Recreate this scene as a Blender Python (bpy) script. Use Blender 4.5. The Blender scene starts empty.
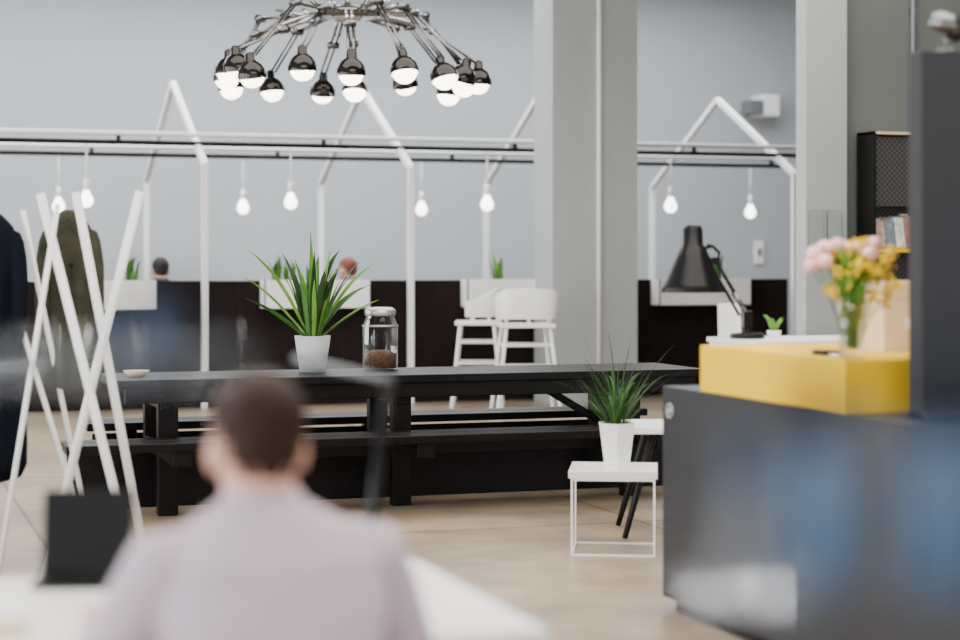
import bpy, bmesh, math, random
from mathutils import Vector, Matrix, Euler, kdtree
random.seed(7)
R = math.radians
VIEW = -18.6   # room axes: X along the back wall, Y towards it (metres)

# ---------------------------------------------------------------- materials
def mat(name, col, rough=0.6, metal=0.0, emit=None, es=0.0, var=0.0, vscale=6.0, bump=0.0, trans=0.0, coat=0.0, spec=0.5):
    m = bpy.data.materials.new(name); m.use_nodes = True
    nt = m.node_tree; p = nt.nodes['Principled BSDF']
    p.inputs['Base Color'].default_value = (*col, 1)
    p.inputs['Roughness'].default_value = rough
    p.inputs['Metallic'].default_value = metal
    p.inputs['Specular IOR Level'].default_value = spec
    p.inputs['Transmission Weight'].default_value = trans
    p.inputs['Coat Weight'].default_value = coat
    if emit:
        p.inputs['Emission Color'].default_value = (*emit, 1)
        p.inputs['Emission Strength'].default_value = es
    if var > 0 or bump > 0:
        tc = nt.nodes.new('ShaderNodeTexCoord'); n = nt.nodes.new('ShaderNodeTexNoise')
        n.inputs['Scale'].default_value = vscale; n.inputs['Detail'].default_value = 5
        nt.links.new(tc.outputs['Object'], n.inputs['Vector'])
        if var > 0:
            r = nt.nodes.new('ShaderNodeValToRGB')
            r.color_ramp.elements[0].position = 0.3; r.color_ramp.elements[1].position = 0.7
            r.color_ramp.elements[0].color = (*[c*(1-var) for c in col], 1)
            r.color_ramp.elements[1].color = (*[min(1, c*(1+var)) for c in col], 1)
            nt.links.new(n.outputs['Fac'], r.inputs['Fac']); nt.links.new(r.outputs['Color'], p.inputs['Base Color'])
        if bump > 0:
            b = nt.nodes.new('ShaderNodeBump'); b.inputs['Strength'].default_value = bump
            b.inputs['Distance'].default_value = 0.02
            nt.links.new(n.outputs['Fac'], b.inputs['Height']); nt.links.new(b.outputs['Normal'], p.inputs['Normal'])
    return m

def clear_glass(name, tint=(1, 1, 1), gl=0.1):
    m = bpy.data.materials.new(name); m.use_nodes = True; nt = m.node_tree
    nt.nodes.clear(); o = nt.nodes.new('ShaderNodeOutputMaterial')
    mx = nt.nodes.new('ShaderNodeMixShader'); t = nt.nodes.new('ShaderNodeBsdfTransparent')
    g = nt.nodes.new('ShaderNodeBsdfGlossy'); lw = nt.nodes.new('ShaderNodeLayerWeight')
    lw.inputs['Blend'].default_value = gl + 0.15
    t.inputs['Color'].default_value = (*tint, 1); g.inputs['Roughness'].default_value = 0.05
    nt.links.new(lw.outputs['Facing'], mx.inputs['Fac']); nt.links.new(t.outputs[0], mx.inputs[1])
    nt.links.new(g.outputs[0], mx.inputs[2]); nt.links.new(mx.outputs[0], o.inputs['Surface'])
    return m

M_wall = mat('plaster_grey', (0.40, 0.43, 0.455), 0.85, var=0.03, vscale=0.6)
M_pillar = mat('plaster_pillar', (0.36, 0.38, 0.375), 0.85, var=0.04, vscale=1.2)
M_dwall = mat('plaster_dark', (0.115, 0.125, 0.115), 0.85, var=0.05, vscale=1)
M_ceil = mat('ceiling_paint', (0.6, 0.6, 0.6), 0.9)
M_white = mat('white_lacquer', (0.88, 0.88, 0.87), 0.4)
M_whitem = mat('white_steel', (0.86, 0.86, 0.86), 0.35)
M_black = mat('black_lacquer', (0.003, 0.003, 0.0035), 0.28, spec=0.2)
M_blackm = mat('black_steel', (0.004, 0.004, 0.004), 0.4, spec=0.2)
M_bwood = mat('black_stained_wood', (0.0045, 0.0035, 0.0035), 0.38, var=0.3, vscale=14, bump=0.08, spec=0.14)
M_booth = mat('dark_brown_felt', (0.014, 0.0095, 0.009), 0.9, var=0.15, vscale=20, spec=0.1)
M_counter = mat('anthracite_panel', (0.024, 0.025, 0.030), 0.42, var=0.06, vscale=3, spec=0.25)
M_counter2 = mat('anthracite_soft', (0.027, 0.029, 0.033), 0.7, spec=0.25)
M_yellow = mat('yellow_lacquer', (0.80, 0.50, 0.002), 0.55, spec=0.15)
M_chrome = mat('chrome', (0.5, 0.5, 0.5), 0.18, metal=1)
M_dchrome = mat('dark_chrome', (0.16, 0.155, 0.15), 0.15, metal=1.0)
M_shade = mat('black_chrome', (0.035, 0.032, 0.03), 0.12, metal=1.0)
M_bulb = mat('bulb_glow', (1, 0.95, 0.85), 0.4, emit=(1, 0.90, 0.74), es=9)
M_bulb2 = mat('pendant_glow', (1, 1, 1), 0.4, emit=(1, 0.97, 0.92), es=7)
M_leaf = mat('leaf_green', (0.045, 0.14, 0.022), 0.5, var=0.4, vscale=9, spec=0.25)
M_leafl = mat('leaf_light', (0.13, 0.30, 0.04), 0.5, var=0.3, vscale=9, spec=0.25)
M_leafd = mat('leaf_dark', (0.022, 0.055, 0.016), 0.5, var=0.4, vscale=9, spec=0.2)
M_soil = mat('soil', (0.03, 0.02, 0.015), 0.95, bump=0.6, vscale=60)
M_greypot = mat('grey_ceramic', (0.42, 0.44, 0.45), 0.5)
M_whitepot = mat('white_ceramic', (0.85, 0.85, 0.84), 0.35)
M_pink = mat('petal_pink', (0.88, 0.50, 0.44), 0.6, var=0.15, vscale=40)
M_yflow = mat('petal_yellow', (0.85, 0.55, 0.004), 0.6)
M_cream = mat('cream_card', (0.66, 0.52, 0.36), 0.75)
M_glass = clear_glass('clear_glass', (0.95, 0.97, 0.96))
M_glassg = clear_glass('green_glass', (0.75, 0.85, 0.72))
M_shelf = clear_glass('shelf_glass', (1, 1, 1), 0.0)
M_nuts = mat('brown_nuts', (0.10, 0.045, 0.02), 0.8, var=0.5, vscale=60, bump=0.8)
M_navy = mat('navy_wool', (0.0035, 0.005, 0.010), 0.9, var=0.3, vscale=12, spec=0.1)
M_olive = mat('olive_cotton', (0.040, 0.040, 0.026), 0.9, var=0.3, vscale=12, spec=0.1)
M_skin = mat('skin', (0.62, 0.34, 0.25), 0.55)
M_hair = mat('hair_brown', (0.026, 0.011, 0.007), 0.7, var=0.3, vscale=60, spec=0.2)
M_hairr = mat('hair_auburn', (0.16, 0.045, 0.02), 0.7, var=0.3, vscale=60)
M_hairb = mat('hair_black', (0.010, 0.005, 0.004), 0.7)
M_shirt = mat('lilac_shirt', (0.52, 0.43, 0.50), 0.85, var=0.04, vscale=30)
M_shirtd = mat('dark_shirt', (0.03, 0.03, 0.045), 0.85)
M_jeans = mat('denim', (0.04, 0.06, 0.12), 0.85, var=0.2, vscale=30)
M_shoe = mat('shoe_black', (0.02, 0.02, 0.02), 0.5)
M_eye = mat('eye_white', (0.8, 0.8, 0.8), 0.3)
M_lip = mat('lips', (0.45, 0.18, 0.15), 0.5)
M_blueg = mat('blur_blue', (0.035, 0.085, 0.17), 0.4)
M_navyg = mat('blur_navy', (0.004, 0.006, 0.014), 0.5, spec=0.15)
M_greyg = mat('grey_enamel', (0.14, 0.15, 0.165), 0.5)
M_notice = mat('notice_grey_green', (0.27, 0.31, 0.29), 0.6)
M_silver = mat('silver', (0.5, 0.5, 0.52), 0.35, metal=0.8)

# floor
M_floor = mat('polished_concrete', (0.42, 0.35, 0.28), 0.36, spec=0.35)
nt = M_floor.node_tree; p = nt.nodes['Principled BSDF']
tc = nt.nodes.new('ShaderNodeTexCoord'); n1 = nt.nodes.new('ShaderNodeTexNoise'); n2 = nt.nodes.new('ShaderNodeTexNoise')
n1.inputs['Scale'].default_value = 0.55; n1.inputs['Detail'].default_value = 8; n1.inputs['Roughness'].default_value = 0.6
n1.inputs['Distortion'].default_value = 0.8
n2.inputs['Scale'].default_value = 4; n2.inputs['Detail'].default_value = 10
r1 = nt.nodes.new('ShaderNodeValToRGB'); mx = nt.nodes.new('ShaderNodeMix'); mx.data_type = 'RGBA'; mx.blend_type = 'MULTIPLY'
r1.color_ramp.elements[0].position = 0.35; r1.color_ramp.elements[1].position = 0.65
r1.color_ramp.elements[0].color = (0.27, 0.215, 0.160, 1); r1.color_ramp.elements[1].color = (0.45, 0.34, 0.225, 1)
r2 = nt.nodes.new('ShaderNodeValToRGB'); r2.color_ramp.elements[0].color = (0.7, 0.7, 0.71, 1); r2.color_ramp.elements[1].color = (1.15, 1.15, 1.14, 1)
r2.color_ramp.elements[0].position = 0.25; r2.color_ramp.elements[1].position = 0.75
br = nt.nodes.new('ShaderNodeTexBrick'); br.inputs['Scale'].default_value = 1.0
br.inputs['Brick Width'].default_value = 3.1; br.inputs['Row Height'].default_value = 3.1; br.inputs['Mortar Size'].default_value = 0.012
br.offset = 0; br.inputs['Color1'].default_value = (1, 1, 1, 1); br.inputs['Color2'].default_value = (0.95, 0.95, 0.95, 1); br.inputs['Mortar'].default_value = (0.5, 0.46, 0.42, 1)
mx2 = nt.nodes.new('ShaderNodeMix'); mx2.data_type = 'RGBA'; mx2.blend_type = 'MULTIPLY'
for n in (n1, n2, br): nt.links.new(tc.outputs['Object'], n.inputs['Vector'])
nt.links.new(n1.outputs['Fac'], r1.inputs['Fac']); nt.links.new(n2.outputs['Fac'], r2.inputs['Fac'])
mx.inputs[0].default_value = 1; mx2.inputs[0].default_value = 1
nt.links.new(r1.outputs['Color'], mx.inputs[6]); nt.links.new(r2.outputs['Color'], mx.inputs[7])
nt.links.new(mx.outputs[2], mx2.inputs[6]); nt.links.new(br.outputs['Color'], mx2.inputs[7])
nt.links.new(mx2.outputs[2], p.inputs['Base Color'])

# perforated steel
M_perf = mat('perforated_steel', (0.03, 0.03, 0.03), 0.5)
nt = M_perf.node_tree; p = nt.nodes['Principled BSDF']
tc = nt.nodes.new('ShaderNodeTexCoord'); ck = nt.nodes.new('ShaderNodeTexChecker'); ck.inputs['Scale'].default_value = 45
ck.inputs['Color1'].default_value = (0.012, 0.012, 0.012, 1); ck.inputs['Color2'].default_value = (0.07, 0.066, 0.06, 1)
nt.links.new(tc.outputs['Object'], ck.inputs['Vector']); nt.links.new(ck.outputs['Color'], p.inputs['Base Color'])

# ---------------------------------------------------------------- mesh builder
class Obj:
    def __init__(s, name, loc=(0, 0, 0), rz=0.0):
        s.name = name; s.loc = Vector(loc); s.rz = R(rz); s.V = []; s.F = []; s.MI = []; s.S = []; s.mats = []
    def mi(s, m):
        if m not in s.mats: s.mats.append(m)
        return s.mats.index(m)
    def add(s, vs, fs, m, smooth=True):
        o = len(s.V); s.V += [Vector(v) for v in vs]; k = s.mi(m)
        for f in fs:
            s.F.append([i+o for i in f]); s.MI.append(k); s.S.append(smooth)
    def box(s, c, d, m, rot=None):
        c = Vector(c); h = Vector(d)/2; vs = []
        q = Euler([R(a) for a in rot]).to_matrix() if rot else Matrix.Identity(3)
        for x in (-1, 1):
            for y in (-1, 1):
                for z in (-1, 1): vs.append(c + q @ Vector((x*h.x, y*h.y, z*h.z)))
        s.add(vs, [(0, 1, 3, 2), (4, 6, 7, 5), (0, 4, 5, 1), (2, 3, 7, 6), (0, 2, 6, 4), (1, 5, 7, 3)], m, False)
    def bx(s, x0, x1, y0, y1, z0, z1, m):
        s.box(((x0+x1)/2, (y0+y1)/2, (z0+z1)/2), (abs(x1-x0), abs(y1-y0), abs(z1-z0)), m)
    def tube(s, pts, r, m, seg=10, flat=None, up=(0, 0, 1), smooth=True, rot=0.0):
        pts = [Vector(p) for p in pts]; n = len(pts)
        rs = r if isinstance(r, (list, tuple)) else [r]*n
        vs = []; fs = []; prev = None
        for i in range(n):
            t = (pts[min(i+1, n-1)] - pts[max(i-1, 0)]).normalized()
            if prev is None:
                u = Vector(up)
                if abs(t.dot(u)) > 0.95: u = Vector((0, 1, 0)) if abs(t.y) < 0.9 else Vector((1, 0, 0))
                a = t.cross(u).normalized()
            else:
                a = (prev - t*prev.dot(t)).normalized()
            prev = a; b = t.cross(a).normalized()
            ri = rs[i]; ra, rb = ri if isinstance(ri, (tuple, list)) else (ri, ri*(flat or 1))
            for k in range(seg):
                th = 2*math.pi*k/seg + rot
                vs.append(pts[i] + a*ra*math.cos(th) + b*rb*math.sin(th))
        for i in range(n-1):
            for k in range(seg):
                fs.append((i*seg+k, i*seg+(k+1) % seg, (i+1)*seg+(k+1) % seg, (i+1)*seg+k))
        fs.append(tuple(range(seg))[::-1]); fs.append(tuple(range((n-1)*seg, n*seg)))
        s.add(vs, fs, m, smooth)
    def sq(s, p1, p2, w, m):   # square bar
        s.tube([p1, p2], w*0.7071, m, seg=4, smooth=False, rot=math.pi/4)
    def lathe(s, prof, m, M=None, seg=28, smooth=True):
        M = M or Matrix.Identity(4); vs = []; fs = []; n = len(prof)
        for (r, z) in prof:
            for k in range(seg):
                th = 2*math.pi*k/seg; vs.append(M @ Vector((r*math.cos(th), r*math.sin(th), z)))
        for i in range(n-1):
            for k in range(seg):
                fs.append((i*seg+k, i*seg+(k+1) % seg, (i+1)*seg+(k+1) % seg, (i+1)*seg+k))
        s.add(vs, fs, m, smooth)
    def ell(s, c, r, m, M=None, su=16, sv=10, fn=None):
        c = Vector(c); vs = []; fs = []
        if not isinstance(r, (tuple, list)): r = (r, r, r)
        for i in range(sv+1):
            ph = math.pi*i/sv
            for k in range(su):
                th = 2*math.pi*k/su
                q = Vector((math.sin(ph)*math.cos(th), math.sin(ph)*math.sin(th), math.cos(ph)))
                if fn: q = fn(q)
                v = Vector((q.x*r[0], q.y*r[1], q.z*r[2])) + c
                vs.append(M @ v if M else v)
        for i in range(sv):
            for k in range(su):
                fs.append((i*su+k, (i+1)*su+k, (i+1)*su+(k+1) % su, i*su+(k+1) % su))
        s.add(vs, fs, m)
    def blade(s, base, az, length, w, p0, p1, m, n=9, fold=0.25, tip=0.0, twist=0.0):
        pos = Vector(base); vs = []; fs = []; st = length/n
        for i in range(n+1):
            t = i/n; pt = p0 + (p1-p0)*t*t
            d = Vector((math.cos(az)*math.sin(pt), math.sin(az)*math.sin(pt), math.cos(pt)))
            sd = Vector((-math.sin(az+twist*t), math.cos(az+twist*t), 0)); nn = sd.cross(d)
            ww = w*(0.45+0.55*math.sin(min(1, t*1.9)*math.pi/2))*(1-t**3)**0.8 if t < 1 else 0.0004
            vs += [pos - sd*ww, pos + nn*ww*fold, pos + sd*ww]
            pos = pos + d*st
        for i in range(n):
            a = 3*i; fs += [(a, a+1, a+4, a+3), (a+1, a+2, a+5, a+4)]
        s.add(vs, fs, m)
    def mesh(s):
        me = bpy.data.meshes.new(s.name); me.from_pydata([tuple(v) for v in s.V], [], s.F)
        for m in s.mats: me.materials.append(m)
        me.polygons.foreach_set('material_index', s.MI); me.polygons.foreach_set('use_smooth', s.S); me.update()
        bm = bmesh.new(); bm.from_mesh(me); bmesh.ops.remove_doubles(bm, verts=bm.verts, dist=1e-6)
        bm.to_mesh(me); bm.free()
        return me
    def done(s, bevel=0.0, solid=0.0, parent=None, part=None, recalc=True):
        me = s.mesh()
        if recalc:
            bm = bmesh.new(); bm.from_mesh(me); bmesh.ops.recalc_face_normals(bm, faces=bm.faces); bm.to_mesh(me); bm.free()
        ob = bpy.data.objects.new(s.name, me); bpy.context.scene.collection.objects.link(ob)
        ob.location = s.loc; ob.rotation_euler = (0, 0, s.rz)
        if bevel:
            b = ob.modifiers.new('bevel', 'BEVEL'); b.width = bevel; b.segments = 2; b.limit_method = 'ANGLE'; b.angle_limit = R(50)
        if parent: ob.parent = parent
        return ob

# ---------------------------------------------------------------- room shell
def slab(name, x0, x1, y0, y1, z0, z1, m):
    o = Obj(name, ((x0+x1)/2, (y0+y1)/2, z0)); o.bx(-(x1-x0)/2, (x1-x0)/2, -(y1-y0)/2, (y1-y0)/2, 0, z1-z0, m); return o.done()
H = 5.0
slab('floor', -6.2, 14.2, -4, 22.4, -0.2, 0, M_floor)
slab('ceiling', -6.2, 14.2, -4, 22.4, H, H+0.2, M_ceil)
slab('wall_back', -6.2, 14.2, 22.2, 22.4, 0, H, M_wall)
slab('wall_right', 14.0, 14.2, -4, 22.2, 0, H, M_wall)
slab('wall_partition', 7.42, 14.0, 13.08, 13.3, 0, H, M_dwall)
slab('baseboard_back', -6.0, 14.0, 22.17, 22.2, 0, 0.1, M_white)
o = Obj('wall_left', (-6.1, 9, 0))
o.bx(-.1, .1, -13, 13.2, 0, 0.6, M_wall); o.bx(-.1, .1, -13, 13.2, 4.3, H, M_wall)
ys = [-13, -11.5, -8.0, -6.8, -3.3, -2.1, 1.4, 2.6, 6.1, 7.3, 10.8, 13.2]
for i in range(0, len(ys), 2): o.bx(-.1, .1, ys[i], ys[i+1], 0.6, 4.3, M_wall)
o.done()
for i in range(5):
    y0 = ys[1+2*i]; y1 = ys[2+2*i]
    o = Obj('window_%d' % (i+1), (-6.1, 9+(y0+y1)/2, 0.6)); hw = (y1-y0)/2
    for yy in (-hw+.03, 0, hw-.03): o.bx(-.04, .04, yy-.03, yy+.03, 0, 3.7, M_blackm)
    for zz in (.03, 1.8, 3.67): o.bx(-.04, .04, -hw, hw, zz-.03, zz+.03, M_blackm)
    o.bx(-.005, .005, -hw, hw, 0, 3.7, M_shelf); o.done()

# pillars
o = Obj('pillar', (6.875, 17.16, 0)); o.bx(-.445, .445, -.26, .26, 0, H, M_pillar); o.done()
o = Obj('drain_pipe', (6.90, 16.87, 0)); o.tube([(0, 0, 0), (0, 0, H)], 0.022, M_white, seg=12)
for z in (1, 2.4, 3.8): o.box((0, .012, z), (.06, .02, .03), M_chrome)
o.done()
o = Obj('pillar', (7.24, 13.08, 0)); o.bx(-.18, .18, -.08, .08, 0, H, M_pillar); o.done()
o = Obj('conduit_pipe', (8.05, 13.055, 0)); o.tube([(0, 0, 0), (0, 0, H)], 0.018, M_greyg, seg=12)
for z in (2.6, 3.4): o.box((0, .008, z), (.06, .02, .03), M_chrome)
o.done()
for dx in (-.10, .06):
    o = Obj('notice_board', (7.24+dx, 12.988, 1.39)); o.bx(-.06, .06, -.012, .012, 0, .4, M_greyg)
    o.bx(-.057, .057, -.016, -.011, .004, .396, M_notice); o.done(.002)

# ---------------------------------------------------------------- booth area
for u in (3.155, 5.18, 7.21, 9.38):
    o = Obj('house_shaped_frame', (u, 19.35, 0)); w = .056
    pts = [(0, -1.83, 0), (0, -1.83, 2.3), (0, 0, 3.23), (0, 1.85, 2.3), (0, 1.85, 0)]
    for a, b in zip(pts[:-1], pts[1:]): o.tube([a, b], w*.7071, M_white, seg=4, smooth=False, rot=math.pi/4, up=(1, 0, 0))
    for q in pts[1:4]: o.ell(q, w*.55, M_white, su=8, sv=6)
    o.done()
for v in (17.9, 20.0):
    o = Obj('lighting_rail', (2.6, v, 2.52))
    o.tube([(-8.4, 0, .085), (8.0, 0, .085)], .024, M_white, seg=8); o.tube([(-8.4, .0, 0), (8.0, 0, 0)], .024, M_black, seg=8)
    for i in range(9): o.bx(-8.2+2*i-.02, -8.2+2*i+.02, -.015, .015, 0, .09, M_black)
    o.done()
def bulb_lathe(o, z, r, m):
    o.lathe([(0.001, z-r), (r*.5, z-r*.87), (r*.87, z-r*.5), (r, z), (r*.9, z+r*.45), (r*.6, z+r*1.0), (r*.4, z+r*1.5), (r*.38, z+r*1.6)], m, seg=16)
for v, us in ((17.9, (2.1, 4.07, 6.1, 8.13)), (20.0, (2.06, 4.02, 6.04, 8.1, 10.12))):
    for u in us:
        o = Obj('pendant_bulb', (u, v, 1.9)); r = .066
        bulb_lathe(o, .06, r, M_bulb2)
        o.tube([(0, 0, .06+r*1.5), (0, 0, .06+r*1.6+.1)], .027, M_white, seg=12)
        o.tube([(0, 0, .2), (0, 0, .596)], .008, M_white, seg=6)
        o.done()
o = Obj('booth_partition', (4.6, 17.68, 0)); o.bx(-3.1, 4.75, -.07, .07, 0, 1.2, M_booth)
for i in range(8): o.bx(-3.1+i*1.0, -3.09+i*1.0, -.075, -.07, 0, 1.2, M_black)
o.done(.01)
o = Obj('booth_platform', (5.4, 19.5, 0)); o.bx(-4.2, 4.2, -1.5, 1.5, 0, .05, M_bwood)
o.done()
o = Obj('booth_bench', (5.4, 18.62, .05)); o.bx(-4.0, 3.9, -.22, .22, .36, .44, M_booth); o.bx(-4.0, 3.9, -.2, .16, 0, .36, M_bwood); o.done(.01)
def hooked_planter(u0, u1, kind):
    c = (u0+u1)/2; h = (u1-u0)/2
    o = Obj('hanging_planter_box', (c, 17.49, .93)); d = .11
    o.bx(-h, h, -d, -d+.012, 0, .28, M_white); o.bx(-h, h, d-.012, d, 0, .28, M_white)
    o.bx(-h, -h+.012, -d, d, 0, .28, M_white); o.bx(h-.012, h, -d, d, 0, .28, M_white); o.bx(-h, h, -d, d, 0, .012, M_white)
    o.bx(-h+.012, h-.012, -d+.012, d-.012, .012, .24, M_soil)
    rnd = random.Random(int(u0*100))
    spots = {0: [-.42, .36, -.1], 1: [-.45, -.3], 2: [-.2], 3: [.2]}[kind]
    for sx in spots:
        for k in range(9):
            o.blade((sx*h*1.6+rnd.uniform(-.04, .04), rnd.uniform(-.04, .04), .22), rnd.uniform(0, 6.28), rnd.uniform(.15, .34), .022, rnd.uniform(.0, .3), rnd.uniform(.3, 1.1), rnd.choice([M_leafl, M_leaf]))
    o.done(recalc=False)
for i, u0 in enumerate((1.65, 3.70, 5.72, 7.77)): hooked_planter(u0, u0+(1.04), [0, 1, 2, 3][i])
o = Obj('wall_speaker', (11.25, 22.0, 3.20)); o.bx(.0, .24, -.14, .2, .08, .36, M_white); o.bx(-.2, .0, -.16, .1, .1, .28, M_greyg)
o.lathe([(.001, -.02), (.06, -.02), (.08, 0)], M_black, Matrix.Translation((-.1, -.16, .19)) @ Matrix.Rotation(R(90), 4, 'X'))
o.done(.01)
o = Obj('light_switch', (11.35, 22.18, 1.35)); o.bx(-.06, .06, -.015, .018, 0, .3, M_white); o.bx(-.03, .03, -.022, -.014, .1, .2, M_greyg); o.done(.004)

def bar_chair(loc, rz, k_=1.0):
    o = Obj('white_bar_chair', loc, rz)
    o.box((0, 0, .80), (.44*k_, .42, .035), M_white)
    n = 16; vs = []; fs = []
    for i in range(n+1):
        a = R(-20) + R(220)*i/n
        cx = math.copysign(abs(math.cos(a))**.6, math.cos(a)); cy = math.copysign(abs(math.sin(a))**.6, math.sin(a))
        for (z, k) in ((.86, 1.0), (.97, 1.06), (1.13, 1.10)):
            top = z if z < 1.1 else 1.0+.14*max(0, math.sin(a))**.35
            vs.append((cx*.24*k*k_, cy*.21*k, top))
    for i in range(n):
        for j in range(2): fs.append((i*3+j, (i+1)*3+j, (i+1)*3+j+1, i*3+j+1))
    inner = [(x*.93, y*.93, z) for x, y, z in vs]; m = len(vs)
    o.add(vs, fs, M_white); o.add(inner, [f[::-1] for f in fs], M_white)
    rim = []
    for i in range(n): rim.append((i*3+2, (i+1)*3+2, m+(i+1)*3+2, m+i*3+2))
    o.add(vs+inner, rim, M_white)
    for a in (-15, 35, 90, 145, 195):
        o.tube([(math.cos(R(a))*.20*k_, math.sin(R(a))*.18, .80), (math.cos(R(a))*.232*k_, math.sin(R(a))*.205, .90)], .014, M_white, seg=8)
    for sx in (-1, 1):
        for sy in (-1, 1):
            o.tube([(sx*.18*k_, sy*.16, .79), (sx*.26*k_, sy*.24, 0)], .018, M_white, seg=10)
    q = .22*k_
    for a, b in (((-q, -.20), (q, -.20)), ((-q, .20), (q, .20)), ((-q, -.20), (-q, .20)), ((q, -.20), (q, .20))):
        o.tube([(a[0], a[1], .42), (b[0], b[1], .42)], .012, M_white, seg=8)
        o.tube([(a[0]*.92, a[1]*.9, .62), (b[0]*.92, b[1]*.9, .62)], .012, M_white, seg=8)
    o.done(.008)
bar_chair((5.88, 16.15, 0), 168, 1.12)
bar_chair((5.68, 16.95, 0), -110)

# ---------------------------------------------------------------- long black table with attached bench
o = Obj('long_picnic_table', (3.09, 10.5, 0)); L = 1.74
for i in range(4): o.bx(-L, L, -.36+i*.181, -.36+i*.181+.176, .705, .75, M_bwood)
o.bx(-L+.05, L-.05, -.33, -.30, .62, .705, M_bwood); o.bx(-L+.05, L-.05, .29, .32, .62, .705, M_bwood)
for x in (-1.45, -.12, 1.3):
    for sy in (-1, 1):
        o.box((x, sy*.25, .352), (.11, .07, .704), M_bwood)
    o.bx(x-.04, x+.04, -.3, .3, .58, .66, M_bwood); o.bx(x-.05, x+.05, -.76, .3, .32, .40, M_bwood)
o.bx(-1.45, 1.3, -.02, .02, .26, .40, M_bwood)
o.tube([(1.25, 0, .40), (.75, 0, .69)], .03, M_bwood, seg=4, smooth=False, rot=math.pi/4)
o.bx(-2.05, 1.78, -.78, -.615, .40, .445, M_bwood); o.bx(-2.05, 1.78, -.605, -.44, .40, .445, M_bwood)
o.bx(-1.95, 1.72, .12, .15, 0, .37, M_bwood)
o.done(.004)
def bench(v, x0, x1):
    o = Obj('long_bench', ((x0+x1)/2, v, 0)); h = (x1-x0)/2
    o.bx(-h, h, -.17, -.005, .40, .445, M_bwood); o.bx(-h, h, .005, .17, .40, .445, M_bwood)
    for x in (-h+.25, 0, h-.25):
        o.bx(x-.04, x+.04, -.15, -.08, 0, .40, M_bwood); o.bx(x-.04, x+.04, .08, .15, 0, .40, M_bwood); o.bx(x-.03, x+.03, -.15, .15, .33, .40, M_bwood)
    o.bx(-h+.05, h-.05, .0, .03, .04, .37, M_bwood)
    o.done(.004)
bench(11.2, 1.3, 4.85)

def pot(o, r0, r1, h, m, seg=28, smooth=True):
    o.lathe([(.001, 0), (r0, 0), (r1, h), (r1*.9, h), (r1*.86, h*.86), (.001, h*.86)], m, seg=seg, smooth=smooth)
    o.lathe([(.001, h*.87), (r1*.88, h*.87)], M_soil, seg=seg)
o = Obj('potted_snake_plant', (2.54, 10.6, .75)); pot(o, .075, .105, .21, M_greypot)
rnd = random.Random(3)
for k in range(26):
    az = rnd.uniform(0, 6.28)
    o.blade((math.cos(az)*.03, math.sin(az)*.03, .17), az, rnd.uniform(.36, .62), rnd.uniform(.019, .028), rnd.uniform(.02, .4), rnd.uniform(.3, 1.1), rnd.choice([M_leaf, M_leaf, M_leafl, M_leafd]), twist=rnd.uniform(-1, 1))
for az, ln, p0, p1, m in ((R(165), .66, .45, 1.0, M_leafl), (R(150), .58, .7, 1.2, M_leafl), (R(-20), .60, .5, 1.1, M_leafl), (R(-30), .48, .9, 1.3, M_leafl), (R(190), .50, .9, 1.3, M_leaf), (R(10), .52, .6, 1.5, M_leaf), (R(95), .66, .02, .15, M_leafl)):
    o.blade((0, 0, .17), az, ln, .030, p0, p1, m, fold=.5, twist=.9)
o.done(recalc=False)
o = Obj('glass_storage_jar', (2.97, 10.68, .75))
o.lathe([(.001, 0), (.095, 0), (.105, .02), (.105, .26), (.085, .305), (.082, .33)], M_glass)
o.lathe([(.001, .008), (.095, .01), (.097, .09), (.06, .115), (.001, .10)], M_nuts)
o.lathe([(.088, .32), (.092, .33), (.092, .355), (.07, .37), (.001, .372)], M_silver)
o.lathe([(.106, .255), (.109, .26), (.106, .265)], M_silver)
o.done()
o = Obj('wooden_bowl', (1.50, 10.45, .75)); o.lathe([(.001, 0), (.04, 0), (.075, .035), (.07, .036), (.036, .008), (.001, .008)], M_cream); o.done()

# ---------------------------------------------------------------- chandelier
o = Obj('multi_arm_chandelier', (3.60, 13.88, 2.7))
o.lathe([(.001, .56), (.22, .56), (.25, .58), (.25, .60), (.1, .64), (.03, .66), (.02, .7), (.02, 2.22), (.09, 2.24), (.09, 2.3)], M_dchrome, seg=32)
o.lathe([(.001, .53), (.10, .53), (.12, .56)], M_chrome)
rnd = random.Random(11); N = 17
for i in range(N):
    az = 2*math.pi*(i+.3)/N + rnd.uniform(-.10, .10)
    c, s_ = math.cos(az), math.sin(az)
    re = rnd.uniform(.48, .76); ze = rnd.uniform(.40, .62); rh = rnd.uniform(.88, 1.08); zh = rnd.uniform(.04, .14)
    P = lambda r, z, t=0: Vector((c*r - s_*t, s_*r + c*t, z))
    for t in (-.02, .02):
        o.tube([P(.18, .59, t), P(re, ze, t)], .0095, M_dchrome, seg=6)
        o.tube([P(re, ze, t), P(rh-.02, zh+.13, t)], .009, M_dchrome, seg=6)
        o.tube([P(.28, .575, t), P(re-.15, ze+.06, t)], .013, M_chrome, seg=8)
    o.tube([P(re, ze, -.045), P(re, ze, .045)], .030, M_dchrome, seg=12)
    o.tube([P(.2, .59, -.035), P(.2, .59, .035)], .02, M_dchrome, seg=10)
    tilt = rnd.uniform(-.35, .35)
    Mh = Matrix.Translation(P(rh, zh)) @ Matrix.Rotation(az, 4, 'Z') @ Matrix.Rotation(-tilt, 4, 'Y')
    rb = .105
    o.lathe([(rb, -.04), (rb*1.0, -.01), (rb*.92, .03), (rb*.7, .065), (rb*.42, .085), (.038, .09), (.034, .135), (.02, .15), (.001, .152)], M_shade, Mh, seg=24)
    o.lathe([(rb*.98, -.039), (rb*.9, .02), (rb*.4, .07)], M_silver, Mh, seg=24)
    o.ell((0, 0, -.032), (.088, .088, .078), M_bulb, Mh, su=18, sv=10)
o.done(recalc=False)

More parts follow.
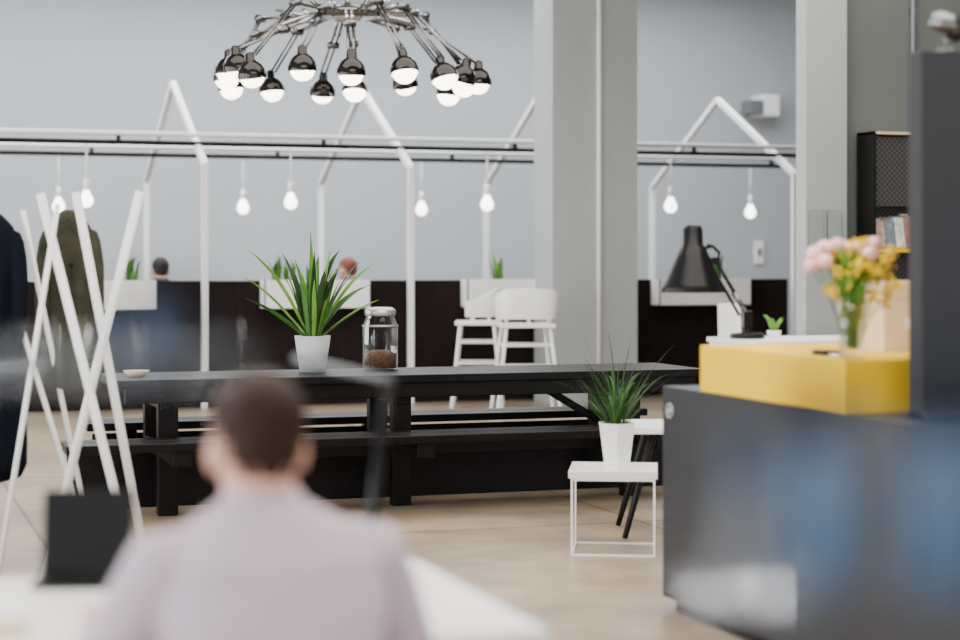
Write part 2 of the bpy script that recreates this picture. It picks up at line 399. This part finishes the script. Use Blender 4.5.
# ---------------------------------------------------------------- reception counter
o = Obj('reception_counter', (3.42, 5.24, 0))
o.bx(-.33, .33, -1.64, 1.64, .05, .895, M_counter); o.bx(-.29, .3, -1.6, 1.6, 0, .05, M_black)
Mb = Matrix.Translation((-.334, 1.56, .80)) @ Matrix.Rotation(R(-90), 4, 'Y')
o.lathe([(.030, 0), (.030, .006), (.024, .006), (.024, 0)], M_greypot, Mb)
o.lathe([(.012, .0), (.012, .006), (.001, .006)], M_greypot, Mb)
o.done(.004)
o = Obj('yellow_counter_box', (3.42, 5.975, .895)); o.bx(-.33, .33, -.555, .555, 0, .178, M_yellow); o.done(.004)
o = Obj('tall_screen_panel', (3.475, 5.2, .895)); o.bx(-.262, .262, -.04, .04, 0, 1.17, M_counter2); o.bx(-.262, .262, -.06, .06, 0, .02, M_counter2); o.done(.004)
o = Obj('small_spotlight', (3.33, 5.2, 2.065)); o.lathe([(.001, 0), (.035, 0), (.035, .01), (.001, .012)], M_dchrome)
o.tube([(0, 0, .01), (0, 0, .06)], .008, M_dchrome); o.lathe([(.001, -.05), (.03, -.045), (.045, .05), (.04, .05), (.001, .02)], M_dchrome, Matrix.Translation((0, 0, .09)) @ Matrix.Rotation(R(110), 4, 'Y'))
o.done()

o = Obj('flower_vase', (3.175, 5.53, 1.073))
o.lathe([(.001, .0), (.036, 0), (.040, .01), (.043, .10), (.047, .205), (.044, .205), (.040, .10), (.036, .014), (.001, .014)], M_glass)
o.lathe([(.001, .012), (.036, .014), (.040, .10), (.001, .10)], M_glassg)
rnd = random.Random(21)
cr = Vector((math.cos(R(VIEW)), math.sin(R(VIEW)), 0)); cf = Vector((-cr.y, cr.x, 0))
def stem(a, b, m=M_leaf, r=.0022):
    a = Vector(a); b = Vector(b); mid = (a+b)/2 + Vector((0, 0, .02)); o.tube([a, mid, b], r, m, seg=5)
pinks = [(-.125, .0, .345), (-.085, .03, .365), (-.095, -.03, .32), (-.05, -.01, .375), (-.055, .05, .33), (-.14, -.02, .305), (.03, .02, .365), (.075, 0, .38), (.055, -.03, .345), (-.02, .04, .36)]
for (x, y, z) in pinks:
    c = cr*x + cf*y + Vector((0, 0, z)); stem((rnd.uniform(-.02, .02), rnd.uniform(-.02, .02), .03), c)
    rr = rnd.uniform(.026, .036)
    o.ell(c, rr*.7, M_pink, su=10, sv=7)
    for k in range(14):
        a = rnd.uniform(0, 6.28); e = rnd.uniform(-.5, 1.1)
        d = Vector((math.cos(a)*math.cos(e), math.sin(a)*math.cos(e), math.sin(e)))
        Mp = Matrix.Translation(c + d*rr*.65) @ d.to_track_quat('Z', 'Y').to_matrix().to_4x4()
        o.ell((0, 0, 0), (rr*.6, rr*.6, rr*.22), M_pink, Mp, su=8, sv=5)
for k in range(36):
    x = rnd.uniform(-.08, .14); y = rnd.uniform(-.07, .07); z = rnd.uniform(.20, .385) - abs(x-.03)*.2
    c = cr*x + cf*y + Vector((0, 0, z)); stem((rnd.uniform(-.02, .02), rnd.uniform(-.02, .02), .03), c, M_leafl, .0016)
    for j in range(14):
        q = c + Vector((rnd.uniform(-.022, .022), rnd.uniform(-.022, .022), rnd.uniform(-.02, .02)))
        o.ell(q, rnd.uniform(.004, .009), M_yflow, su=6, sv=4)
for k in range(50):
    a = rnd.uniform(0, 6.28); o.blade((math.cos(a)*.02, math.sin(a)*.02, rnd.uniform(.14, .26)), a, rnd.uniform(.07, .17), .014, rnd.uniform(.1, .5), rnd.uniform(.6, 1.6), rnd.choice([M_leaf, M_leafl]))
o.done(recalc=False)
o = Obj('cream_storage_box', (3.595, 5.92, 1.073)); o.bx(-.12, .12, -.09, .09, 0, .22, M_cream); o.bx(-.123, .123, -.093, .093, .19, .25, M_cream)
o.bx(-.03, .03, -.095, -.09, .08, .12, M_white); o.done(.003)
o = Obj('business_cards', (3.2, 5.75, 1.073)); o.box((0, 0, .008), (.06, .09, .016), M_black); o.box((.005, -.09, .004), (.05, .05, .008), M_white); o.done()

o = Obj('white_back_cabinet', (3.95, 7.27, 0)); o.bx(-.36, .36, -.22, .22, .06, 1.04, M_white); o.bx(-.37, .37, -.23, .23, 1.04, 1.06, M_white); o.bx(-.33, .33, -.18, .2, 0, .06, M_black)
o.bx(-.002, .002, -.224, -.219, .08, 1.02, M_black); o.box((-.03, -.228, .6), (.01, .01, .12), M_chrome); o.box((.03, -.228, .6), (.01, .01, .12), M_chrome); o.done(.003)
o = Obj('desk_lamp', (3.67, 7.28, 1.06), VIEW)
o.lathe([(.001, 0), (.075, 0), (.075, .018), (.07, .024), (.018, .028), (.018, .06), (.014, .07), (.001, .07)], M_black)
o.box((0, 0, .085), (.04, .045, .07), M_black)
for t in (-.018, .018):
    o.tube([(.0, t, .10), (-.135, t, .335)], .006, M_black, seg=8)
    o.tube([(-.035, t, .10), (-.168, t, .335)], .005, M_black, seg=8)
    o.tube([(-.01, t*1.3, .115), (-.06, t*1.3, .20)], .009, M_dchrome, seg=8)
o.tube([(-.175, 0, .335), (-.13, 0, .345), (-.12, 0, .37), (-.15, 0, .40), (-.175, 0, .405)], .007, M_black, seg=8)
o.box((-.15, 0, .335), (.06, .05, .03), M_black)
Ms = Matrix.Translation((-.237, 0, .20))
o.tube([(-.155, 0, .40), (-.215, 0, .385)], .008, M_black, seg=8)
o.lathe([(.137, 0), (.139, .01), (.128, .035), (.075, .15), (.056, .195), (.045, .205), (.043, .275), (.034, .29), (.001, .292)], M_black, Ms, seg=36)
o.lathe([(.135, .002), (.124, .035), (.07, .15), (.05, .19)], M_white, Ms, seg=36)
o.ell((0, 0, .07), .03, M_white, Ms)
o.done(recalc=False)
o = Obj('white_tablet_stand', (3.655, 7.425, 1.06), VIEW); o.box((0, 0, .075), (.10, .012, .15), M_white, rot=(-10, 0, 0)); o.box((0, .02, .005), (.08, .07, .01), M_white); o.done(.003)
o = Obj('small_potted_plant', (3.84, 7.36, 1.06)); pot(o, .025, .032, .03, M_whitepot)
for k in range(16):
    a = rnd.uniform(0, 6.28); o.blade((math.cos(a)*.01, math.sin(a)*.01, .025), a, rnd.uniform(.05, .10), .013, .3, rnd.uniform(.7, 1.6), M_leafl)
o.done(recalc=False)

o = Obj('magazine_cabinet', (7.80, 12.9, 0))
x0, x1, y0, y1 = -.28, .35, -.14, .12
o.bx(x0, x0+.02, y0, y1, 0, 2.4, M_blackm); o.bx(x1-.02, x1, y0, y1, 0, 2.4, M_blackm)
o.bx(x0, x1, y0, y1, 2.38, 2.4, M_cream); o.bx(x0, x1, y0, y1, 0.05, .08, M_blackm); o.bx(x0+.02, x1-.02, y1-.02, y1, .05, 2.38, M_perf)
o.bx(x0+.02, x1-.02, y0+.03, y0+.04, 1.82, 2.36, M_perf)
o.bx(x0+.02, x1-.02, y0, y1-.02, 1.46, 1.49, M_yellow); o.bx(x0+.02, x1-.02, y0+.02, y0+.03, .08, 1.2, M_perf); o.bx(x0+.02, x1-.02, y0, y1-.02, 1.2, 1.22, M_blackm)
o.done()
o = Obj('magazines', (7.80, 12.835, 1.49)); rnd = random.Random(5)
cols = [(.42, .30, .24), (.20, .25, .30), (.62, .60, .56), (.30, .16, .12), (.25, .30, .33), (.6, .5, .42), (.5, .47, .46)]
ms = [mat('magazine_cover_%d' % i, c, .5, var=.4, vscale=25) for i, c in enumerate(cols)]
for i in range(6):
    h = rnd.uniform(.15, .26); o.box((-.205+i*.085, -.05, h/2+.004), (.08, .006, h), ms[i % 7], rot=(-10, 0, 4))
    for j in range(2): o.box((-.205+i*.085, .0+j*.03, h*.55), (.075, .006, h*1.05), ms[(i+2+j*3) % 7], rot=(-10, 0, 4))
o.done()

# ---------------------------------------------------------------- side table + grass plant
o = Obj('wire_side_table', (3.485, 8.33, 0), -24); a = .2
for x in (-a, a):
    for y in (-a, a): o.sq((x*.97, y*.97, .0), (x*.97, y*.97, .365), .009, M_whitem)
for z in (.005, .360):
    for (p, q) in (((-a, -a), (a, -a)), ((a, -a), (a, a)), ((a, a), (-a, a)), ((-a, a), (-a, -a))):
        o.sq((p[0]*.97, p[1]*.97, z), (q[0]*.97, q[1]*.97, z), .008, M_whitem)
o.bx(-a, a, -a, a, .365, .370, M_whitem)
for sx in (-1, 1):
    o.box((sx*(a+.003), 0, .385), (.004, 2*a+.02, .035), M_whitem, rot=(0, sx*14, 0)); o.box((0, sx*(a+.003), .385), (2*a+.02, .004, .035), M_whitem, rot=(-sx*14, 0, 0))
o.done()
o = Obj('potted_grass_plant', (3.50, 8.33, .370), 10)
pot(o, .062, .098, .245, M_whitepot, seg=6, smooth=False)
rnd = random.Random(9)
for k in range(120):
    az = rnd.uniform(0, 6.28); rr = rnd.uniform(0, .05)
    o.blade((math.cos(az)*rr, math.sin(az)*rr, .21), az, rnd.uniform(.18, .40), rnd.uniform(.002, .0045), rnd.uniform(.05, .8), rnd.uniform(.6, 2.2), rnd.choice([M_leafd, M_leafd, M_leaf]), n=8)
for az, ln, p0, p1 in ((R(150), .52, .3, .5), (R(30), .46, .25, .6), (R(200), .44, .5, .9), (R(165), .42, .6, 1.2), (R(-20), .50, .5, .9), (R(110), .5, .05, .3), (R(-40), .46, .7, 1.3)):
    o.blade((0, 0, .21), az, ln, .005, p0, p1, M_leafd)
o.done(recalc=False)

o = Obj('low_white_table', (4.152, 8.742, 0), VIEW)
o.bx(-.45, .45, -.25, .25, .525, .56, M_white)
for x in (-1, 1):
    for y in (-1, 1): o.tube([(x*.27, y*.17, .525), (x*.42, y*.23, 0)], [.022, .014], M_blackm, seg=8)
o.bx(-.30, .30, -.18, -.15, .49, .525, M_blackm); o.bx(-.30, .30, .15, .18, .49, .525, M_blackm)
o.done(.006)

# ---------------------------------------------------------------- coat rack
o = Obj('coat_rack', (.954, 8.33, 0), VIEW); r = .020
poles = [((-.154, -.10, 1.685), (.307, -.28, 0)), ((-.035, .06, 1.70), (.246, .25, 0)), ((.263, -.02, 1.70), (-.14, -.12, 0)),
         ((-.285, .12, 1.62), (.0, .33, 0)), ((-.066, -.16, 1.64), (-.289, -.33, 0)), ((-.42, .02, 1.6), (.05, .12, 0))]
for i, (a, b) in enumerate(poles): o.tube([a, b], r if i < 3 else .012, M_white, seg=12)
o.done()
def coat(name, loc, w, d, h, m, seed, rz):
    o = Obj(name, loc, rz); rnd = random.Random(seed); seg = 48; ph = [rnd.uniform(0, 6.28) for _ in range(3)]
    rings = [(0, .25, .5), (-.02, .42, .75), (-.07, .80, .95), (-.14, .98, 1), (-.35*h, .95, 1), (-.6*h, .98, 1.05), (-.85*h, 1.06, 1.15), (-h, 1.1, 1.2)]
    vs = []; fs = []
    for z, kw, kd in rings:
        amp = .14*min(1, -z/.5)
        for k in range(seg):
            th = 2*math.pi*k/seg; f = 1 + amp*(math.sin(5*th+ph[0]) + .6*math.sin(9*th+ph[1]))
            vs.append((math.cos(th)*w*kw*f, math.sin(th)*d*kd*f, z))
    for i in range(len(rings)-1):
        for k in range(seg): fs.append((i*seg+k, i*seg+(k+1) % seg, (i+1)*seg+(k+1) % seg, (i+1)*seg+k))
    fs.append(tuple(range(seg))); fs.append(tuple(range((len(rings)-1)*seg, len(rings)*seg)))
    o.add(vs, fs, m)
    for sx in (-1, 1):
        o.tube([(sx*w*.75, 0, -.08), (sx*w*.98, -.01, -.2), (sx*w*1.05, -.03, -.42), (sx*w*1.0, -.03, -.60)], [d*.5, d*.55, d*.5, d*.42], m, seg=14)
    o.box((-.03, -d*.9, -.10), (.07, .02, .16), m, rot=(10, 20, 15)); o.box((.03, -d*.9, -.10), (.07, .02, .16), m, rot=(10, -20, -15))
    for j in range(4): o.ell((.01, -d*1.02, -.25-.13*j), (.010, .006, .010), M_black, su=8, sv=5)
    ob = o.done()
    s = ob.modifiers.new('sub', 'SUBSURF'); s.levels = 1; s.render_levels = 1
coat('navy_coat', (.57, 8.50, 1.62), .14, .08, 1.22, M_navy, 1, -20)
coat('olive_jacket', (.94, 8.64, 1.63), .115, .075, .84, M_olive, 2, -10)

# ---------------------------------------------------------------- foreground desk
o = Obj('white_office_desk', (-.23, 3.55, 0)); L = 1.41
o.bx(-L, L, -.43, .43, .712, .74, M_white)
for x in (-L+.08, L-.08):
    for y in (-.35, .35): o.sq((x, y, 0), (x, y, .712), .045, M_whitem)
    o.bx(x-.02, x+.02, -.35, .35, .66, .712, M_whitem)
o.bx(-L+.1, L-.1, .33, .36, .66, .712, M_whitem)
o.done(.004)
o = Obj('laptop', (.455, 3.905, .74), 165)
o.bx(-.092, .092, -.02, .12, 0, .012, M_blackm); o.box((0, -.045, .092), (.185, .008, .178), M_black, rot=(12, 0, 0)); o.tube([(-.08, -.02, .010), (.08, -.02, .010)], .006, M_black)
for i in range(5): o.bx(-.08, .08, .0+i*.016, .011+i*.016, .012, .014, M_black)
o.done(.003)
def led_lamp(loc, sgn, bar, zt):
    o = Obj('led_desk_lamp', loc, VIEW)
    o.lathe([(.001, 0), (.07, 0), (.07, .012), (.02, .018), (.001, .018)], M_blackm)
    o.tube([(0, 0, .01), (.0, 0, .05), (sgn*.045, 0, zt)], .011, M_black, seg=10)
    o.ell((sgn*.045, 0, zt), .015, M_black, su=10, sv=8)
    o.tube([(sgn*.055, 0, zt), (bar, .0, zt+.05)], [(.016, .008), (.016, .008)], M_greyg, seg=8)
    o.done()
led_lamp((1.0, 3.70, .74), 1, -.15, .41)
led_lamp((-.215, 3.87, .74), -1, .60, .405)
o = Obj('paper_sheets', (.12, 3.42, .74), -30); o.box((0, 0, .002), (.21, .297, .004), M_whitepot); o.box((.06, .05, .005), (.21, .15, .002), M_cream, rot=(0, 0, 20)); o.done()
def stool(loc, zs):
    o = Obj('office_stool', loc)
    o.lathe([(.001, zs-.07), (.17, zs-.07), (.20, zs-.04), (.19, zs-.005), (.001, zs)], M_black, seg=32)
    o.tube([(0, 0, .09), (0, 0, zs-.07)], .025, M_chrome)
    for i in range(5):
        a = 2*math.pi*i/5; c, s_ = math.cos(a), math.sin(a)
        o.tube([(0, 0, .10), (c*.28, s_*.28, .065)], [.022, .015], M_blackm, seg=8); o.ell((c*.28, s_*.28, .028), (.022, .022, .028), M_black, su=10, sv=8)
    o.done()

# ---------------------------------------------------------------- people
def person(name, loc, rz, shirt, hair, scale=1.0, hands=((-.17, .47), (.17, .47)), hz=.775):
    b = Obj(name+'_src')
    T = [(0, -.02, .43, .16, .12), (0, -.02, .52, .175, .13), (0, -.02, .62, .155, .115), (0, 0, .74, .162, .115), (0, .03, .85, .182, .12), (0, .05, .93, .180, .11), (0, .06, .970, .150, .09), (0, .07, 1.000, .095, .075), (0, .08, 1.018, .064, .063), (0, .085, 1.032, .058, .060)]
    seg = 28
    def rings(T, m):
        vs = []; fs = []
        for x, y, z, rx, ry in T:
            for k in range(seg):
                th = 2*math.pi*k/seg; cc, ss = math.cos(th), math.sin(th)
                e = .85; vs.append((x+rx*math.copysign(abs(cc)**e, cc), y+ry*math.copysign(abs(ss)**e, ss), z))
        n = len(T)
        for i in range(n-1):
            for k in range(seg): fs.append((i*seg+k, i*seg+(k+1) % seg, (i+1)*seg+(k+1) % seg, (i+1)*seg+k))
        fs.append(tuple(range(seg))[::-1]); fs.append(tuple(range((n-1)*seg, n*seg))); b.add(vs, fs, m)
    rings(T, shirt)
    b.tube([(0, .08, 1.0), (0, .085, 1.04), (0, .095, 1.10)], [.056, .053, .057], M_skin, seg=18)
    hc = Vector((0, .115, 1.096))
    def hf(q):
        k = 1.0
        if q.z < 0: k = 1 + q.z*.25
        return Vector((q.x*k, q.y*(1 + (q.z*.10 if q.z < 0 else 0)) + (-q.z*.10 if q.z < 0 else 0), q.z))
    b.ell(hc, (.071, .094, .114), M_skin, su=28, sv=20, fn=hf)
    b.ell(hc+Vector((0, .1, -.018)), (.013, .02, .022), M_skin, su=10, sv=8)
    b.ell(hc+Vector((0, .093, -.075)), (.028, .012, .014), M_skin, su=10, sv=8)
    for sx in (-1, 1): b.ell(hc+Vector((sx*.074, -.005, -.012)), (.010, .02, .030), M_skin, su=10, sv=8)
    b.ell(hc+Vector((0, -.012, .046)), (.077, .095, .079), hair, su=24, sv=16)
    b.ell(hc+Vector((0, -.045, .008)), (.062, .060, .056), hair, su=24, sv=16)
    for i, sx in enumerate((-1, 1)):
        hx, hy = hands[i]
        sh = Vector((sx*.168, .05, .925)); el = Vector((sx*.255, .10, hz-.02)); wr = Vector((0, hy-.11, hz+.005)); wr.x = (el.x*.35 + hx*.65)
        b.tube([sh-Vector((sx*.04, 0, -.01)), sh, sh.lerp(el, .35), sh.lerp(el, .7), el, el.lerp(wr, .3), el.lerp(wr, .85)], [.05, .061, .056, .050, .046, .042, .034], shirt, seg=16)
        b.tube([el.lerp(wr, .8), wr], [.028, .025], M_skin, seg=12)
        d = Vector((hx-wr.x, hy-wr.y, 0)).normalized(); sd = Vector((-d.y, d.x, 0)); up = Vector((0, 0, 1))
        pm = wr + d*.09
        b.tube([wr, wr+d*.03, wr+d*.065, pm], [(.024, .018), (.034, .016), (.040, .015), (.038, .012)], M_skin, seg=14)
        for j, (off, ln) in enumerate(((-.030, .068), (-.010, .078), (.010, .073), (.030, .056))):
            f0 = wr + d*.08 + sd*off
            b.tube([f0, f0+d*ln*.45+up*.010+sd*off*.15, f0+d*ln*.8+up*.001+sd*off*.25, f0+d*ln-up*.012+sd*off*.25], [.0095, .009, .0085, .0065], M_skin, seg=8)
        t0 = wr + d*.03 + sd*sx*.026
        b.tube([t0, t0+d*.03+sd*sx*.024, t0+d*.06+sd*sx*.030], [.012, .011, .008], M_skin, seg=8)
        hp = Vector((sx*.085, .0, .49)); kn = Vector((sx*.12, .41, .49)); an = Vector((sx*.12, .40, .09))
        b.tube([hp, hp.lerp(kn, .5), kn, kn+Vector((0, .0, -.06)), kn.lerp(an, .45), an], [.088, .076, .06, .057, .052, .042], M_jeans, seg=16)
        b.tube([an+Vector((0, -.02, -.04)), an+Vector((0, .05, -.045)), an+Vector((0, .14, -.055)), an+Vector((0, .18, -.06))], [(.036, .045), (.042, .043), (.042, .032), (.03, .022)], M_shoe, seg=14)
    me = b.mesh(); src = bpy.data.objects.new('src', me); bpy.context.scene.collection.objects.link(src)
    rm = src.modifiers.new('r', 'REMESH'); rm.mode = 'VOXEL'; rm.voxel_size = .0075
    sm = src.modifiers.new('s', 'SMOOTH'); sm.factor = .5; sm.iterations = 3
    dg = bpy.context.evaluated_depsgraph_get(); dg.update()
    new = bpy.data.meshes.new_from_object(src.evaluated_get(dg))
    kd = kdtree.KDTree(len(me.polygons))
    for i, pl in enumerate(me.polygons): kd.insert(pl.center, i)
    kd.balance()
    new.materials.clear()
    for m in b.mats: new.materials.append(m)
    for pl in new.polygons:
        _, i, _ = kd.find(pl.center); pl.material_index = me.polygons[i].material_index; pl.use_smooth = True
    bpy.data.objects.remove(src)
    ob = bpy.data.objects.new('body', new); bpy.context.scene.collection.objects.link(ob)
    root = bpy.data.objects.new(name, None); bpy.context.scene.collection.objects.link(root)
    root.location = loc; root.rotation_euler = (0, 0, R(rz)); root.scale = (scale,)*3; root.empty_display_size = .2
    ob.parent = root
    f = Obj('face_features')
    for sx in (-1, 1):
        f.ell(hc+Vector((sx*.029, .080, .006)), (.012, .008, .007), M_eye, su=10, sv=8); f.ell(hc+Vector((sx*.029, .087, .006)), (.005, .003, .005), M_black, su=8, sv=6)
        f.tube([hc+Vector((sx*.018, .089, .024)), hc+Vector((sx*.043, .081, .026))], .003, hair, seg=6)
    f.ell(hc+Vector((0, .096, -.052)), (.022, .006, .006), M_lip, su=10, sv=6)
    f.done(parent=root)
    return root

person('seated_man', (.622, 2.83, 0), 4, M_shirt, M_hair, scale=1.005)
stool((.622, 2.81, 0), .425)
person('seated_visitor', (2.93, 18.62, .052), 0, M_shirtd, M_hairb, scale=1.13)
person('seated_visitor', (4.92, 18.62, .052), 30, M_shirtd, M_hairr, scale=1.13)
person('seated_visitor', (2.26, 18.62, .052), -10, M_shirtd, M_hairr, scale=1.13)

# ---------------------------------------------------------------- added bottles on invented glass shelves, standing in for out-of-focus blurs
def added_shelf(loc, x0, x1, px, z):  # invented shelf, only there to carry the blur stand-ins
    o = Obj('added_glass_shelf', loc, VIEW)
    o.bx(x0, x1, -.05, .05, z-.004, z, M_shelf); o.tube([(px, 0, 0), (px, 0, z-.004)], .012, M_chrome); o.lathe([(.001, 0), (.12, 0), (.12, .01), (.001, .012)], M_chrome, Matrix.Translation((px, 0, 0))); o.done()
def blur_standin(loc, h, r, mb, mn):  # bottle form standing in for a blurred blue and dark shape
    o = Obj('blur_standin_bottle', loc)
    o.lathe([(.001, 0), (r*.9, 0), (r, h*.05), (r, h*.40), (r*.85, h*.54), (r*.62, h*.62)], mb); o.lathe([(r*.63, h*.61), (r*.60, h*.9), (r*.66, h*.91), (r*.66, h), (.001, h)], mn); o.done()
c_, s_ = .9478, .319
def near(cx, y): return (c_*cx + s_*y, -s_*cx + c_*y)
u, v = near(.3, 1.0); added_shelf((u, v, 0), -.18, .26, .2, 1.229)
for cx, y, h, r, a, b in ((.181, .99, .118, .017, M_blueg, M_navyg), (.147, 1.025, .07, .012, M_greyg, M_blueg), (.243, .98, .128, .018, M_blueg, M_navyg), (.212, 1.03, .085, .012, M_greyg, M_greyg)):
    u, v = near(cx, y); blur_standin((u, v, 1.229), h, r, a, b)
u, v = near(-.3, 1.0); added_shelf((u, v, 0), -.22, .17, -.15, 1.348)
for cx, h, r, a in ((-.180, .042, .009, M_blueg), (-.157, .038, .008, M_navyg)):
    u, v = near(cx, 1.0); blur_standin((u, v, 1.348), h, r, a, M_navyg)

# ---------------------------------------------------------------- lights
def area(name, loc, rot, sx, sy, power, col=(1, 1, 1)):
    l = bpy.data.lights.new(name, 'AREA'); l.shape = 'RECTANGLE'; l.size = sx; l.size_y = sy; l.energy = power; l.color = col
    ob = bpy.data.objects.new(name, l); ob.location = loc; ob.rotation_euler = [R(a) for a in rot]; bpy.context.scene.collection.objects.link(ob)
area('ceiling_fill_near', (3, 5, 4.9), (0, 0, 0), 6, 5, 620, (1, .95, .88))  # unseen softbox added to brighten the near part of the room
area('ceiling_fill_mid', (4, 12, 4.9), (0, 0, 0), 8, 3, 430, (1, .98, .96))  # added fill over the middle, no such fitting known
area('ceiling_fill_far', (5, 19.2, 4.9), (0, 0, 0), 12, 3.5, 850, (.97, .98, 1))  # added fill, lifts the dim far end
area('window_daylight', (-6.6, 9, 2.5), (0, -90, 0), 3.7, 22, 2500, (.95, .98, 1))
w = bpy.data.worlds.new('world'); bpy.context.scene.world = w; w.use_nodes = True
w.node_tree.nodes['Background'].inputs[0].default_value = (.95, .97, 1, 1); w.node_tree.nodes['Background'].inputs[1].default_value = 2.3

# ---------------------------------------------------------------- camera
cam = bpy.data.cameras.new('camera'); co = bpy.data.objects.new('camera', cam); bpy.context.scene.collection.objects.link(co)
co.location = (0, 0, 1.4); co.rotation_euler = (R(90), 0, R(VIEW)); cam.lens = 70; cam.sensor_width = 36
cam.shift_y = -60/960; cam.clip_end = 100
cam.dof.use_dof = True; cam.dof.focus_distance = 11.0; cam.dof.aperture_fstop = 1.4
bpy.context.scene.camera = co
